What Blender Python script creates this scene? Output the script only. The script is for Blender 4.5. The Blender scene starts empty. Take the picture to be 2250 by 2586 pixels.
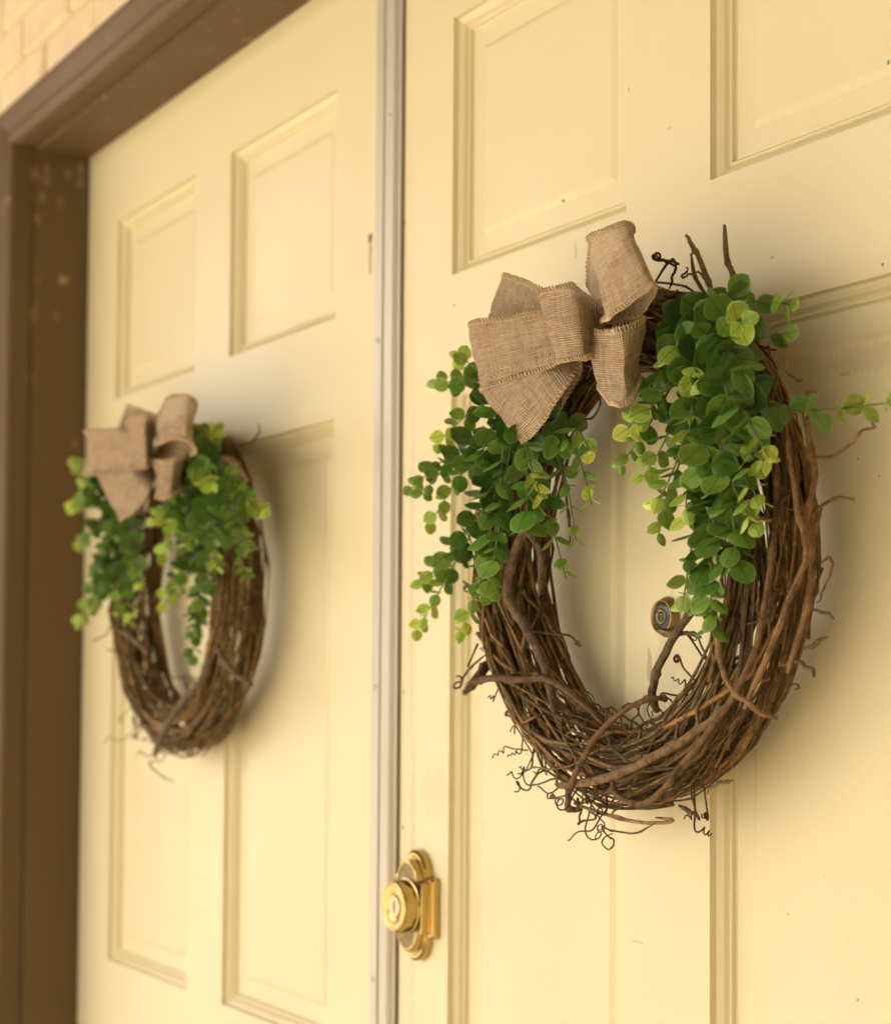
import bpy, math, random
from mathutils import Vector, Matrix, noise
rnd = random.Random(7)
scene = bpy.context.scene
C = scene.collection

# ------------------------------------------------------------------ camera
CAM = Vector((1.61775, -0.86963, 1.27987))
RIGHT = Vector((0.5006686, 0.8656138, 0.0066058))
UP = Vector((0.0335142, -0.0270088, 0.9990732))
FWD = Vector((-0.8649900, 0.4999832, 0.0425328))
FPX, CPX, CPY = 4667.3, 1125.0, 1514.65          # focal length and principal point of the 2250 px wide photograph
cd = bpy.data.cameras.new('camera')
cam = bpy.data.objects.new('camera', cd)
C.objects.link(cam)
m = Matrix.Identity(4)
for i in range(3):
    m[i][0], m[i][1], m[i][2], m[i][3] = RIGHT[i], UP[i], -FWD[i], CAM[i]
cam.matrix_world = m
cd.sensor_fit = 'HORIZONTAL'
cd.sensor_width = 36.0
cd.lens = 36.0 * FPX / 2250.0
cd.shift_y = (CPY - 1293.0) / 2250.0
cd.clip_start, cd.clip_end = 0.02, 500.0
cd.dof.use_dof = True
cd.dof.focus_distance = 1.37
cd.dof.aperture_fstop = 7.0
scene.camera = cam

# ------------------------------------------------------------------ sky, sun, exposure
SUN_EL, SUN_AZ = math.radians(47), Vector((-0.58, -0.81, 0.0)).normalized()
to_sun = Vector((SUN_AZ.x * math.cos(SUN_EL), SUN_AZ.y * math.cos(SUN_EL), math.sin(SUN_EL)))
w = bpy.data.worlds.new('World')
scene.world = w
w.use_nodes = True
nt = w.node_tree
sky = nt.nodes.new('ShaderNodeTexSky')
sky.sky_type = 'NISHITA'
sky.sun_disc = False
sky.sun_elevation = SUN_EL
sky.sun_rotation = math.atan2(to_sun.x, to_sun.y)
sky.air_density = 0.7
sky.dust_density = 7.0
sky.ozone_density = 0.2
nt.links.new(sky.outputs['Color'], nt.nodes['Background'].inputs['Color'])
nt.nodes['Background'].inputs['Strength'].default_value = 0.15
sd = bpy.data.lights.new('sun', 'SUN')
sd.energy = 2.4
sd.angle = math.radians(0.6)
sd.color = (1.0, 0.94, 0.82)
so = bpy.data.objects.new('sun', sd)
so.rotation_euler = to_sun.to_track_quat('Z', 'Y').to_euler()
so.location = to_sun * 20
C.objects.link(so)
scene.view_settings.view_transform = 'Standard'
scene.view_settings.look = 'None'
scene.view_settings.gamma = 1.0
scene.view_settings.exposure = 1.48

# ------------------------------------------------------------------ helpers
def at(px, py, y):
    """point of the photograph on the vertical plane at distance -y in front of the door face"""
    d = RIGHT * ((px - CPX) / FPX) + UP * ((CPY - py) / FPX) + FWD
    return CAM + d * ((y - CAM.y) / d.y)

def mesh_obj(name, verts, faces, mat, parent=None, smooth=False, uvs=None):
    me = bpy.data.meshes.new(name)
    me.from_pydata([tuple(v) for v in verts], [], faces)
    if uvs:
        ul = me.uv_layers.new(name='UVMap')
        for lp in me.loops:
            ul.data[lp.index].uv = uvs[lp.vertex_index]
    if smooth:
        me.polygons.foreach_set('use_smooth', [True] * len(me.polygons))
    me.update()
    o = bpy.data.objects.new(name, me)
    if mat:
        me.materials.append(mat)
    C.objects.link(o)
    if parent:
        o.parent = parent
    return o

def empty(name, loc):
    o = bpy.data.objects.new(name, None)
    o.location = loc
    o.empty_display_size = 0.05
    C.objects.link(o)
    return o

def tag(o, label, cat, group=None):
    o['label'] = label
    o['category'] = cat
    if group:
        o['group'] = group

def box(x0, x1, y0, y1, z0, z1):
    v = [(x, y, z) for x in (x0, x1) for y in (y0, y1) for z in (z0, z1)]
    f = [(0, 1, 3, 2), (4, 6, 7, 5), (0, 4, 5, 1), (2, 3, 7, 6), (0, 2, 6, 4), (1, 5, 7, 3)]
    return v, f

class MB:
    def __init__(s):
        s.v, s.f = [], []
    def add(s, vf):
        n = len(s.v)
        s.v += [tuple(a) for a in vf[0]]
        s.f += [tuple(i + n for i in f) for f in vf[1]]
        return s
    def build(s, name, mat, parent=None, smooth=False):
        return mesh_obj(name, s.v, s.f, mat, parent, smooth)

def tube(pts, rads, sides=6, cap=True):
    pts = [Vector(p) for p in pts]
    n = len(pts)
    verts, faces = [], []
    t0 = (pts[1] - pts[0]).normalized()
    nrm = t0.orthogonal().normalized()
    prev = t0
    for i, p in enumerate(pts):
        t = (pts[min(i + 1, n - 1)] - pts[max(i - 1, 0)])
        t = t.normalized() if t.length > 1e-9 else prev
        q = prev.rotation_difference(t)
        nrm = (q @ nrm)
        nrm = (nrm - t * nrm.dot(t)).normalized()
        prev = t
        b = t.cross(nrm)
        for k in range(sides):
            a = 2 * math.pi * k / sides
            verts.append(p + (nrm * math.cos(a) + b * math.sin(a)) * rads[i])
    for i in range(n - 1):
        for k in range(sides):
            k2 = (k + 1) % sides
            faces.append((i * sides + k, i * sides + k2, (i + 1) * sides + k2, (i + 1) * sides + k))
    if cap:
        faces.append(tuple(range(sides))[::-1])
        faces.append(tuple((n - 1) * sides + k for k in range(sides)))
    return verts, faces

def spline(P, t):
    """Catmull-Rom through P, t in 0..1"""
    n = len(P) - 1
    f = min(max(t, 0), 1) * n
    i = min(int(f), n - 1)
    u = f - i
    a, b, c, d = P[max(i - 1, 0)], P[i], P[i + 1], P[min(i + 2, n)]
    return 0.5 * ((2 * b) + (c - a) * u + (2 * a - 5 * b + 4 * c - d) * u * u + (3 * b - 3 * c + d - a) * u ** 3)

def lathe(prof, seg=40, cx=0, cz=0):
    """profile of (radius, y) turned about an axis along y"""
    v, f = [], []
    for r, y in prof:
        for k in range(seg):
            a = 2 * math.pi * k / seg
            v.append((cx + r * math.cos(a), y, cz + r * math.sin(a)))
    n = len(prof)
    for i in range(n - 1):
        for k in range(seg):
            k2 = (k + 1) % seg
            f.append((i * seg + k, i * seg + k2, (i + 1) * seg + k2, (i + 1) * seg + k))
    f.append(tuple((n - 1) * seg + k for k in range(seg)))
    return v, f

# ------------------------------------------------------------------ materials
def mat(name, col, rough=0.6, metal=0.0, spec=0.5):
    M = bpy.data.materials.new(name)
    M.use_nodes = True
    b = M.node_tree.nodes['Principled BSDF']
    b.inputs['Base Color'].default_value = (*col, 1)
    b.inputs['Roughness'].default_value = rough
    b.inputs['Metallic'].default_value = metal
    b.inputs['Specular IOR Level'].default_value = spec
    return M, M.node_tree.nodes, M.node_tree.links, b

def node(N, t, **kw):
    n = N.new(t)
    for k, v in kw.items():
        if k in n.inputs:
            n.inputs[k].default_value = v
        else:
            setattr(n, k, v)
    return n

def mixc(N, L, fac, a, b, blend='MIX'):
    n = N.new('ShaderNodeMix')
    n.data_type = 'RGBA'
    n.blend_type = blend
    for sock, val in ((n.inputs[0], fac), (n.inputs[6], a), (n.inputs[7], b)):
        if isinstance(val, (tuple, list)):
            sock.default_value = (*val, 1) if len(val) == 3 else val
        elif isinstance(val, (int, float)):
            sock.default_value = val
        else:
            L.new(val, sock)
    return n.outputs[2]

def math_(N, L, op, a, b=None, c=None):
    n = N.new('ShaderNodeMath')
    n.operation = op
    for s, v in zip(n.inputs, (a, b, c)):
        if v is None:
            continue
        if isinstance(v, (int, float)):
            s.default_value = v
        else:
            L.new(v, s)
    return n.outputs[0]

def ramp(N, L, src, stops):
    n = N.new('ShaderNodeValToRGB')
    e = n.color_ramp.elements
    while len(e) > 1:
        e.remove(e[0])
    e[0].position, e[0].color = stops[0][0], (*[stops[0][1]] * 3, 1)
    for p, v in stops[1:]:
        x = e.new(p)
        x.color = (v, v, v, 1)
    L.new(src, n.inputs[0])
    return n.outputs[0]

def noise_tex(N, L, scale, detail=4, rough=0.55, vec=None, mapscale=None, dist=0.0):
    if vec is None:
        vec = N.new('ShaderNodeNewGeometry').outputs['Position']
    if mapscale:
        mp = N.new('ShaderNodeMapping')
        mp.inputs['Scale'].default_value = mapscale
        L.new(vec, mp.inputs[0])
        vec = mp.outputs[0]
    n = node(N, 'ShaderNodeTexNoise', Scale=scale, Detail=detail, Roughness=rough, Distortion=dist)
    L.new(vec, n.inputs['Vector'])
    return n.outputs['Fac']

def bump(N, L, b, h, strength, dist):
    n = node(N, 'ShaderNodeBump', Strength=strength, Distance=dist)
    L.new(h, n.inputs['Height'])
    L.new(n.outputs[0], b.inputs['Normal'])

def paint_material(name, col, stain, rough):
    M, N, L, b = mat(name, col, rough)
    big = noise_tex(N, L, 2.3, 3)
    c = mixc(N, L, ramp(N, L, big, [(0.35, 0.0), (0.75, 0.35)]), col, stain)
    grime = noise_tex(N, L, 9, 6, 0.7, mapscale=(1, 1, 0.35))
    c = mixc(N, L, ramp(N, L, grime, [(0.60, 0.0), (0.85, 0.4)]), c, stain)
    speck = noise_tex(N, L, 95, 2, 0.5)
    rare = noise_tex(N, L, 13, 2, 0.5)
    sp = math_(N, L, 'MULTIPLY', ramp(N, L, speck, [(0.745, 0), (0.77, 1)]), ramp(N, L, rare, [(0.55, 0), (0.6, 0.8)]))
    c = mixc(N, L, sp, c, (0.16, 0.10, 0.04))
    # rubbed-in dirt along arrises and grooves of the pressed mouldings
    L.new(c, b.inputs['Base Color'])
    brush = noise_tex(N, L, 60, 4, 0.6, mapscale=(1, 1, 0.06))
    orange = noise_tex(N, L, 420, 2, 0.5)
    h = math_(N, L, 'ADD', math_(N, L, 'MULTIPLY', brush, 0.6), math_(N, L, 'MULTIPLY', orange, 0.3))
    bump(N, L, b, h, 0.38, 0.0012)
    L.new(ramp(N, L, big, [(0.3, rough - 0.1), (0.7, rough + 0.12)]), b.inputs['Roughness'])
    return M, N, L, b, c

CREAM = (0.735, 0.666, 0.405)
M_DOOR, N, L, b, c = paint_material('cream_door_paint', CREAM, (0.645, 0.565, 0.315), 0.42)
# a rust run on the left leaf beside the metal strip
geo = N.new('ShaderNodeNewGeometry')
def rust(c, x, z, rx, rz, up, col=(0.16, 0.045, 0.012)):
    d = N.new('ShaderNodeVectorMath')
    d.operation = 'SUBTRACT'
    L.new(geo.outputs['Position'], d.inputs[0])
    d.inputs[1].default_value = (x, 0, z)
    s = N.new('ShaderNodeVectorMath')
    s.operation = 'MULTIPLY'
    L.new(d.outputs[0], s.inputs[0])
    s.inputs[1].default_value = (1 / rx, 0, 1 / rz)
    ln = N.new('ShaderNodeVectorMath')
    ln.operation = 'LENGTH'
    L.new(s.outputs[0], ln.inputs[0])
    nn = noise_tex(N, L, 160, 4, 0.65, mapscale=(1, 1, 0.5))
    f = math_(N, L, 'SUBTRACT', math_(N, L, 'MULTIPLY', nn, 2.0), ln.outputs['Value'])
    return mixc(N, L, ramp(N, L, f, [(0.05, 0.0), (0.35, up)]), c, col)
r0 = at(935, 600, 0)
c = rust(c, r0.x, r0.z, 0.0075, 0.006, 0.95)
c = rust(c, r0.x + 0.001, r0.z - 0.018, 0.004, 0.022, 0.6)
SCUFF = (0.30, 0.22, 0.11)
def spot(c, px, py, rx, rz, k, col=SCUFF):
    q = at(px, py, 0)
    return rust(c, q.x, q.z, rx, rz, k, col)
for q in [(1640, 1690, .004, .020, .5), (1612, 1868, .0035, .012, .45), (1628, 1780, .004, .010, .4), (1588, 224, .0012, .0030, .5), (1690, 323, .004, .0012, .35), (1454, 630, .002, .010, .5),
          (1950, 650, .003, .0015, .5), (2100, 940, .008, .002, .35), (1610, 2380, .010, .0012, .4), (1300, 1905, .003, .002, .4)]:
    c = spot(c, *q)
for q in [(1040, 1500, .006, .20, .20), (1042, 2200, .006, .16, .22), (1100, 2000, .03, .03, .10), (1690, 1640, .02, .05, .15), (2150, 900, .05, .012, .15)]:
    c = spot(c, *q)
for q in [(2208, 148, .0022, .0026), (2229, 667, .0024, .0020), (2185, 1200, .0014, .0018), (1147, 770, .0018, .0030), (1020, 1748, .0020, .0034), (1018, 2090, .0022, .0045), (1023, 562, .0018, .0022), (1185, 2156, .0014, .0014)]:
    c = spot(c, q[0], q[1], q[2] * .7, q[3] * .7, .85, (0.09, 0.06, 0.03))
L.new(c, b.inputs['Base Color'])

M_FRAME, N, L, b, c0 = paint_material('brown_frame_paint', (0.130, 0.078, 0.028), (0.092, 0.053, 0.019), 0.62)
geo = N.new('ShaderNodeNewGeometry')
sep = N.new('ShaderNodeSeparateXYZ')
L.new(geo.outputs['Position'], sep.inputs[0])
chips = noise_tex(N, L, 34, 5, 0.7, mapscale=(1, 1, 0.55))
patch = noise_tex(N, L, 3.5, 2, 0.5)
hi = ramp(N, L, math_(N, L, 'MULTIPLY', sep.outputs['Z'], 0.4), [(0.60, 0.0), (0.80, 1.0)])
f = math_(N, L, 'MULTIPLY', ramp(N, L, chips, [(0.63, 0), (0.67, 1)]), math_(N, L, 'MULTIPLY', ramp(N, L, patch, [(0.42, 0), (0.55, 1)]), hi))
c = mixc(N, L, f, c0, (0.30, 0.20, 0.10))
def chip(c, px, py, ry, rz, k):
    d0 = RIGHT * ((px - CPX) / FPX) + UP * ((CPY - py) / FPX) + FWD
    q = CAM + d0 * ((-0.9185 - CAM.x) / d0.x)
    d = N.new('ShaderNodeVectorMath')
    d.operation = 'SUBTRACT'
    L.new(geo.outputs['Position'], d.inputs[0])
    d.inputs[1].default_value = q
    s_ = N.new('ShaderNodeVectorMath')
    s_.operation = 'MULTIPLY'
    L.new(d.outputs[0], s_.inputs[0])
    s_.inputs[1].default_value = (40, 1.7 / ry, 1.7 / rz)
    ln = N.new('ShaderNodeVectorMath')
    ln.operation = 'LENGTH'
    L.new(s_.outputs[0], ln.inputs[0])
    nn = noise_tex(N, L, 140, 5, 0.75)
    f_ = math_(N, L, 'SUBTRACT', math_(N, L, 'MULTIPLY', math_(N, L, 'SUBTRACT', nn, 0.3), 4.5), ln.outputs['Value'])
    return mixc(N, L, ramp(N, L, f_, [(0.05, 0.0), (0.3, k)]), c, (0.34, 0.25, 0.13))
for q in [(160, 708, .016, .016, .9), (118, 425, .010, .016, .45), (119, 455, .008, .014, .4), (172, 440, .012, .016, .4), (205, 460, .012, .018, .4), (108, 495, .010, .016, .4), (96, 550, .010, .016, .45),
          (152, 510, .012, .016, .3), (142, 800, .010, .016, .4), (85, 790, .010, .03, .3), (190, 1120, .010, .012, .3), (205, 420, .012, .016, .5)]:
    c = chip(c, *q)
L.new(c, b.inputs['Base Color'])

M_ALU, N, L, b = mat('dull_metal_strip', (0.52, 0.485, 0.38), 0.42, 0.25)
g = noise_tex(N, L, 30, 5, 0.7, mapscale=(1, 1, 0.08))
L.new(mixc(N, L, ramp(N, L, g, [(0.5, 0), (0.8, 0.5)]), (0.54, 0.505, 0.40), (0.36, 0.32, 0.22)), b.inputs['Base Color'])
M_SHADOW_STRIP, *_ = mat('shadow_strip_dark', (0.15, 0.11, 0.06), 0.8)  # dark colour for the drawn-in shadow line beside the astragal

M_BRASS, N, L, b = mat('polished_brass', (0.50, 0.37, 0.13), 0.14, 1.0)
g = noise_tex(N, L, 180, 4, 0.6)
L.new(ramp(N, L, g, [(0.3, 0.10), (0.75, 0.26)]), b.inputs['Roughness'])
M_BRASS_PIT_REFL, N, L, b = mat('pitted_brass_dark_reflection', (0.42, 0.29, 0.10), 0.3, 1.0)
g = noise_tex(N, L, 420, 3, 0.6)
L.new(mixc(N, L, ramp(N, L, g, [(0.42, 0), (0.62, 1)]), (0.10, 0.078, 0.034), (0.26, 0.20, 0.09)), b.inputs['Base Color'])  # pitting, with a dark tone painted in for dark reflections
bump(N, L, b, g, 0.3, 0.0006)
M_BRASS_OLD, *_ = mat('tarnished_brass', (0.40, 0.28, 0.11), 0.42, 1.0)
M_NICKEL, *_ = mat('worn_nickel', (0.50, 0.42, 0.27), 0.32, 1.0)
M_DARK, *_ = mat('dark_slot', (0.012, 0.010, 0.008), 0.6)
M_LENS, *_ = mat('dark_lens_glass', (0.040, 0.036, 0.024), 0.22, 0.0, 0.4)

M_BRICK, N, L, b = mat('cream_painted_brick', (0.74, 0.60, 0.35), 0.7)
oi = N.new('ShaderNodeObjectInfo')
g = noise_tex(N, L, 22, 6, 0.65)
c = mixc(N, L, ramp(N, L, g, [(0.45, 0), (0.75, 0.8)]), (0.80, 0.68, 0.44), (0.70, 0.47, 0.31))
c = mixc(N, L, math_(N, L, 'MULTIPLY', oi.outputs['Random'], 0.55), c, (0.82, 0.66, 0.44))
L.new(c, b.inputs['Base Color'])
bump(N, L, b, noise_tex(N, L, 120, 5, 0.65), 0.5, 0.004)
M_MORTAR, N, L, b = mat('pale_mortar', (0.70, 0.57, 0.35), 0.85)
bump(N, L, b, noise_tex(N, L, 200, 4, 0.7), 0.5, 0.003)

M_FLOOR, N, L, b = mat('pale_concrete', (0.52, 0.45, 0.33), 0.8)
g = noise_tex(N, L, 3, 8, 0.65)
L.new(mixc(N, L, g, (0.45, 0.39, 0.29), (0.57, 0.51, 0.39)), b.inputs['Base Color'])
M_SHADE_CEILING, *_ = mat('shade_ceiling_brown', (0.16, 0.11, 0.06), 0.7)  # for the added ceiling, kept dark to cut light from above
M_SIDE, *_ = mat('added_wall_tan', (0.46, 0.38, 0.25), 0.8)  # for the added wall, pale enough to fill shadows from the right

# vines: colour comes with each strand
def bark(name):
    M, N, L, b = mat(name, (0.1, 0.06, 0.03), 0.74, 0, 0.25)
    oi = N.new('ShaderNodeObjectInfo')
    tc = N.new('ShaderNodeTexCoord')
    uv = N.new('ShaderNodeUVMap')
    g1 = noise_tex(N, L, 70, 6, 0.7, vec=tc.outputs['Object'])
    st = noise_tex(N, L, 1.0, 5, 0.7, vec=uv.outputs[0], mapscale=(120, 9, 1))      # fibres along the stem
    g2 = noise_tex(N, L, 420, 4, 0.7, vec=tc.outputs['Object'])
    c = mixc(N, L, ramp(N, L, g1, [(0.42, 0), (0.66, 0.8)]), oi.outputs['Color'], (0.045, 0.029, 0.011))
    c = mixc(N, L, ramp(N, L, st, [(0.50, 0), (0.62, 0.7)]), c, (0.035, 0.021, 0.008))
    c = mixc(N, L, ramp(N, L, g2, [(0.53, 0), (0.70, 0.7)]), c, (0.34, 0.215, 0.085))
    L.new(c, b.inputs['Base Color'])
    bump(N, L, b, math_(N, L, 'ADD', math_(N, L, 'MULTIPLY', st, 1.3), math_(N, L, 'ADD', math_(N, L, 'MULTIPLY', g1, .6), math_(N, L, 'MULTIPLY', g2, 0.5))), 0.9, 0.0018)
    return M
M_BARK = bark('vine_bark')

# leaves: object colour, pale rim, dark midrib
M_LEAF, N, L, b = mat('leaf_green', (0.05, 0.12, 0.03), 0.38, 0, 0.5)
oi = N.new('ShaderNodeObjectInfo')
uv = N.new('ShaderNodeUVMap')
sx = N.new('ShaderNodeSeparateXYZ')
L.new(uv.outputs[0], sx.inputs[0])
tc = N.new('ShaderNodeTexCoord')
g = noise_tex(N, L, 3.0, 4, 0.6, vec=tc.outputs['Object'])
hs = N.new('ShaderNodeHueSaturation')
hs.inputs['Value'].default_value = 1.7
hs.inputs['Saturation'].default_value = 0.9
L.new(oi.outputs['Color'], hs.inputs['Color'])
c = mixc(N, L, ramp(N, L, g, [(0.45, 0), (0.75, 0.6)]), oi.outputs['Color'], hs.outputs[0])
rim = ramp(N, L, sx.outputs['Y'], [(0.88, 0), (1.0, 0.45)])
hs2 = N.new('ShaderNodeHueSaturation')
hs2.inputs['Value'].default_value = 2.3
hs2.inputs['Saturation'].default_value = 0.75
L.new(oi.outputs['Color'], hs2.inputs['Color'])
c = mixc(N, L, rim, c, hs2.outputs[0])
mid = ramp(N, L, math_(N, L, 'ABSOLUTE', sx.outputs['X']), [(0.012, 0.5), (0.045, 0.0)])
c = mixc(N, L, mid, c, (0.02, 0.045, 0.012))
L.new(c, b.inputs['Base Color'])
bump(N, L, b, g, 0.25, 0.003)
tr = N.new('ShaderNodeBsdfTranslucent')
L.new(c, tr.inputs['Color'])
ms = N.new('ShaderNodeMixShader')
ms.inputs[0].default_value = 0.13
out = N['Material Output']
L.new(b.outputs[0], ms.inputs[1])
L.new(tr.outputs[0], ms.inputs[2])
L.new(ms.outputs[0], out.inputs[0])
M_STEM, N, L, b = mat('sprig_stem', (0.10, 0.15, 0.035), 0.5)

# burlap: open weave of warp and weft threads in the ribbon's own coordinates (metres)
M_BURLAP, N, L, b = mat('burlap', (0.36, 0.22, 0.10), 0.9, 0, 0.15)
uv = N.new('ShaderNodeUVMap')
jit = node(N, 'ShaderNodeTexNoise', Scale=90.0, Detail=2.0)
L.new(uv.outputs[0], jit.inputs['Vector'])
vadd = N.new('ShaderNodeVectorMath')
vadd.operation = 'MULTIPLY_ADD'
L.new(jit.outputs['Color'], vadd.inputs[0])
vadd.inputs[1].default_value = (0.0008, 0.0008, 0)
L.new(uv.outputs[0], vadd.inputs[2])
sx = N.new('ShaderNodeSeparateXYZ')
L.new(vadd.outputs[0], sx.inputs[0])
PITCH = 0.0019
def thread(s):
    f = math_(N, L, 'FRACT', math_(N, L, 'DIVIDE', s, PITCH))
    return math_(N, L, 'SINE', math_(N, L, 'MULTIPLY', f, math.pi))         # 0 between threads, 1 on the thread
tu, tv = thread(sx.outputs['X']), thread(sx.outputs['Y'])
def uvnoise(scale, sc):
    mp = N.new('ShaderNodeMapping')
    mp.inputs['Scale'].default_value = sc
    L.new(uv.outputs[0], mp.inputs[0])
    n = node(N, 'ShaderNodeTexNoise', Scale=scale, Detail=3.0, Roughness=0.6)
    L.new(mp.outputs[0], n.inputs['Vector'])
    return n.outputs['Fac']
slubu = uvnoise(1.0, (526, 30, 1))
slubv = uvnoise(1.0, (30, 526, 1))
hu = math_(N, L, 'MULTIPLY', tu, math_(N, L, 'ADD', math_(N, L, 'MULTIPLY', slubu, 2.0), -0.10))
hv = math_(N, L, 'MULTIPLY', tv, math_(N, L, 'ADD', math_(N, L, 'MULTIPLY', slubv, 2.0), -0.10))
hgt = math_(N, L, 'MAXIMUM', hu, hv)
fiber = uvnoise(1.0, (900, 900, 1))
blot = uvnoise(1.0, (30, 60, 1))
c = mixc(N, L, ramp(N, L, hgt, [(0.48, 0), (0.95, 1)]), (0.130, 0.082, 0.042), (0.68, 0.52, 0.325))
c = mixc(N, L, ramp(N, L, fiber, [(0.5, 0), (0.75, 0.4)]), c, (0.72, 0.57, 0.37))
c = mixc(N, L, ramp(N, L, blot, [(0.4, 0), (0.7, 0.45)]), c, (0.36, 0.235, 0.130))
L.new(c, b.inputs['Base Color'])
bump(N, L, b, hgt, 1.0, 0.0012)
hole = ramp(N, L, math_(N, L, 'ADD', hgt, math_(N, L, 'MULTIPLY', blot, -0.2)), [(0.36, 0.0), (0.48, 1.0)])
L.new(hole, b.inputs['Alpha'])
M_STITCH, N, L, b = mat('burlap_stitching', (0.50, 0.34, 0.16), 0.9, 0, 0.1)
g = noise_tex(N, L, 500, 3, 0.6)
L.new(mixc(N, L, g, (0.46, 0.33, 0.18), (0.72, 0.57, 0.36)), b.inputs['Base Color'])

# ------------------------------------------------------------------ setting
v, f = box(-40, 40, -60, 6, -0.5, -0.15)
o = mesh_obj('ground', v, f, M_FLOOR)
o['kind'] = 'structure'
v, f = box(-4.6, 2.9, -4.1, 0.06, -0.146, -0.012)
o = mesh_obj('porch_floor', v, f, M_FLOOR)
o['kind'] = 'structure'
v, f = box(-4.6, 2.92, -3.7, 0.3, 2.98, 3.15)
o = mesh_obj('added_shade_ceiling', v, f, M_SHADE_CEILING)  # unseen ceiling, added and sized to keep sun and sky off the doors
o['kind'] = 'structure'
side = empty('added_side_wall', (2.9, -1.2, 0))  # unseen wall, added to block light from the right and bounce some back
for k in range(19):
    v, f = box(-0.02, 0.02, -2.8, 1.2, -0.01 + k * 0.155, 0.139 + k * 0.155)
    mesh_obj('added_wall_board', v, f, M_SIDE, side)
tag(side, 'unseen tan board wall added at the side to shape the light', 'wall')

# ------------------------------------------------------------------ doors
DW, DH, TH = 0.9144, 2.032, 0.045
LEFT_X = -DW - 0.003
PX = [(0.1217, 0.4027), (0.5117, 0.7927)]
PZ = [(1.6605, 1.9073), (0.8959, 1.5532), (0.2350, 0.7350)]
PROFILE = [(0, 0), (0.0004, 0.0030), (0.0010, 0.0052), (0.0035, 0.0062), (0.0065, 0.0084), (0.0088, 0.0118), (0.0098, 0.0126),
           (0.0104, 0.0112), (0.0116, 0.0106), (0.0126, 0.0114), (0.0134, 0.0140), (0.0145, 0.0150), (0.0165, 0.0150),
           (0.0335, 0.0149), (0.0385, 0.0128), (0.0400, 0.0126)]

def make_door(x0):
    root = empty('entry_door', (x0 + DW / 2, 0, 0))
    ox = -DW / 2
    xs = [0, PX[0][0], PX[0][1], PX[1][0], PX[1][1], DW]
    zs = [0, PZ[2][0], PZ[2][1], PZ[1][0], PZ[1][1], PZ[0][0], PZ[0][1], DH]
    vv, ff = [], []
    for z in zs:
        for x in xs:
            vv.append((x + ox, 0, z))
    nx = len(xs)
    for j in range(len(zs) - 1):
        for i in range(nx - 1):
            if i in (1, 3) and j in (1, 3, 5):
                continue
            a = j * nx + i
            ff.append((a, a + 1, a + nx + 1, a + nx))
    n = len(vv)
    vv += [(ox, TH, 0), (ox + DW, TH, 0), (ox + DW, TH, DH), (ox, TH, DH)]
    ff.append((n, n + 3, n + 2, n + 1))
    last = (len(zs) - 1) * nx
    ff.append(tuple(range(nx))[::-1] + (n, n + 1))
    ff.append(tuple(last + i for i in range(nx)) + (n + 2, n + 3))
    ff.append(tuple(j * nx for j in range(len(zs))) + (n + 3, n))
    ff.append(tuple(j * nx + nx - 1 for j in range(len(zs)))[::-1] + (n + 1, n + 2))
    mesh_obj('leaf', vv, ff, M_DOOR, root)
    for (z0, z1) in PZ:
        for (a0, a1) in PX:
            pv, pf = [], []
            for e, y in PROFILE:
                pv += [(a0 + e + ox, y, z0 + e), (a1 - e + ox, y, z0 + e), (a1 - e + ox, y, z1 - e), (a0 + e + ox, y, z1 - e)]
            for i in range(len(PROFILE) - 1):
                for k in range(4):
                    k2 = (k + 1) % 4
                    pf.append((i * 4 + k, i * 4 + k2, i * 4 + 4 + k2, i * 4 + 4 + k))
            q = (len(PROFILE) - 1) * 4
            pf.append((q, q + 1, q + 2, q + 3))
            p = mesh_obj('panel', pv, pf, M_DOOR, root)
    return root

door_r = make_door(0.0)
tag(door_r, 'cream raised-panel door fitted with the brass deadbolt and peephole', 'door', 'pair of entry doors')
door_l = make_door(LEFT_X)
tag(door_l, 'cream raised-panel door hung beside the brown jamb, carrying the metal centre strip', 'door', 'pair of entry doors')

# metal astragal on the left leaf, covering the meeting edges
ox = -(LEFT_X + DW / 2)
def ax(x):
    return x + ox
prof = [(-0.0290, -0.0005), (-0.0290, -0.0026), (-0.0282, -0.0034), (-0.0145, -0.0034), (-0.0135, -0.0028), (-0.0132, -0.0010), (-0.0060, -0.0010), (0.0020, -0.0030), (0.0030, -0.0085), (0.0040, -0.0094),
        (0.0175, -0.0094), (0.0190, -0.0088), (0.0212, -0.0062), (0.0222, -0.0045), (0.0243, -0.0040), (0.0250, -0.0032), (0.0250, -0.0016), (0.0240, -0.0012)]
vv = [(ax(x), y, z) for z in (0.004, 2.026) for x, y in prof]
n = len(prof)
ff = [(i, (i + 1) % n, n + (i + 1) % n, n + i) for i in range(n)] + [tuple(range(n)), tuple(range(n, 2 * n))[::-1]]
ast = mesh_obj('astragal', vv, ff, M_ALU, door_l)
for z in (0.25, 0.62, 0.98, 1.27, 1.62, 1.84, 1.985):
    v, f = lathe([(0.0032, -0.0034), (0.0030, -0.0042), (0.0018, -0.0048)], 12, ax(-0.021 if z != 1.84 else 0.012), z)
    if z == 1.84:
        v = [(a, y - 0.006, c_) for a, y, c_ in v]
    mesh_obj('screw', v, f, M_ALU, ast, True)
v, f = box(ax(0.0200), ax(0.0272), -0.0012, -0.0004, 0.004, 2.026)
mesh_obj('shadow_strip', v, f, M_SHADOW_STRIP, ast)  # dark strip standing in for the shadow along the astragal edge

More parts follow.
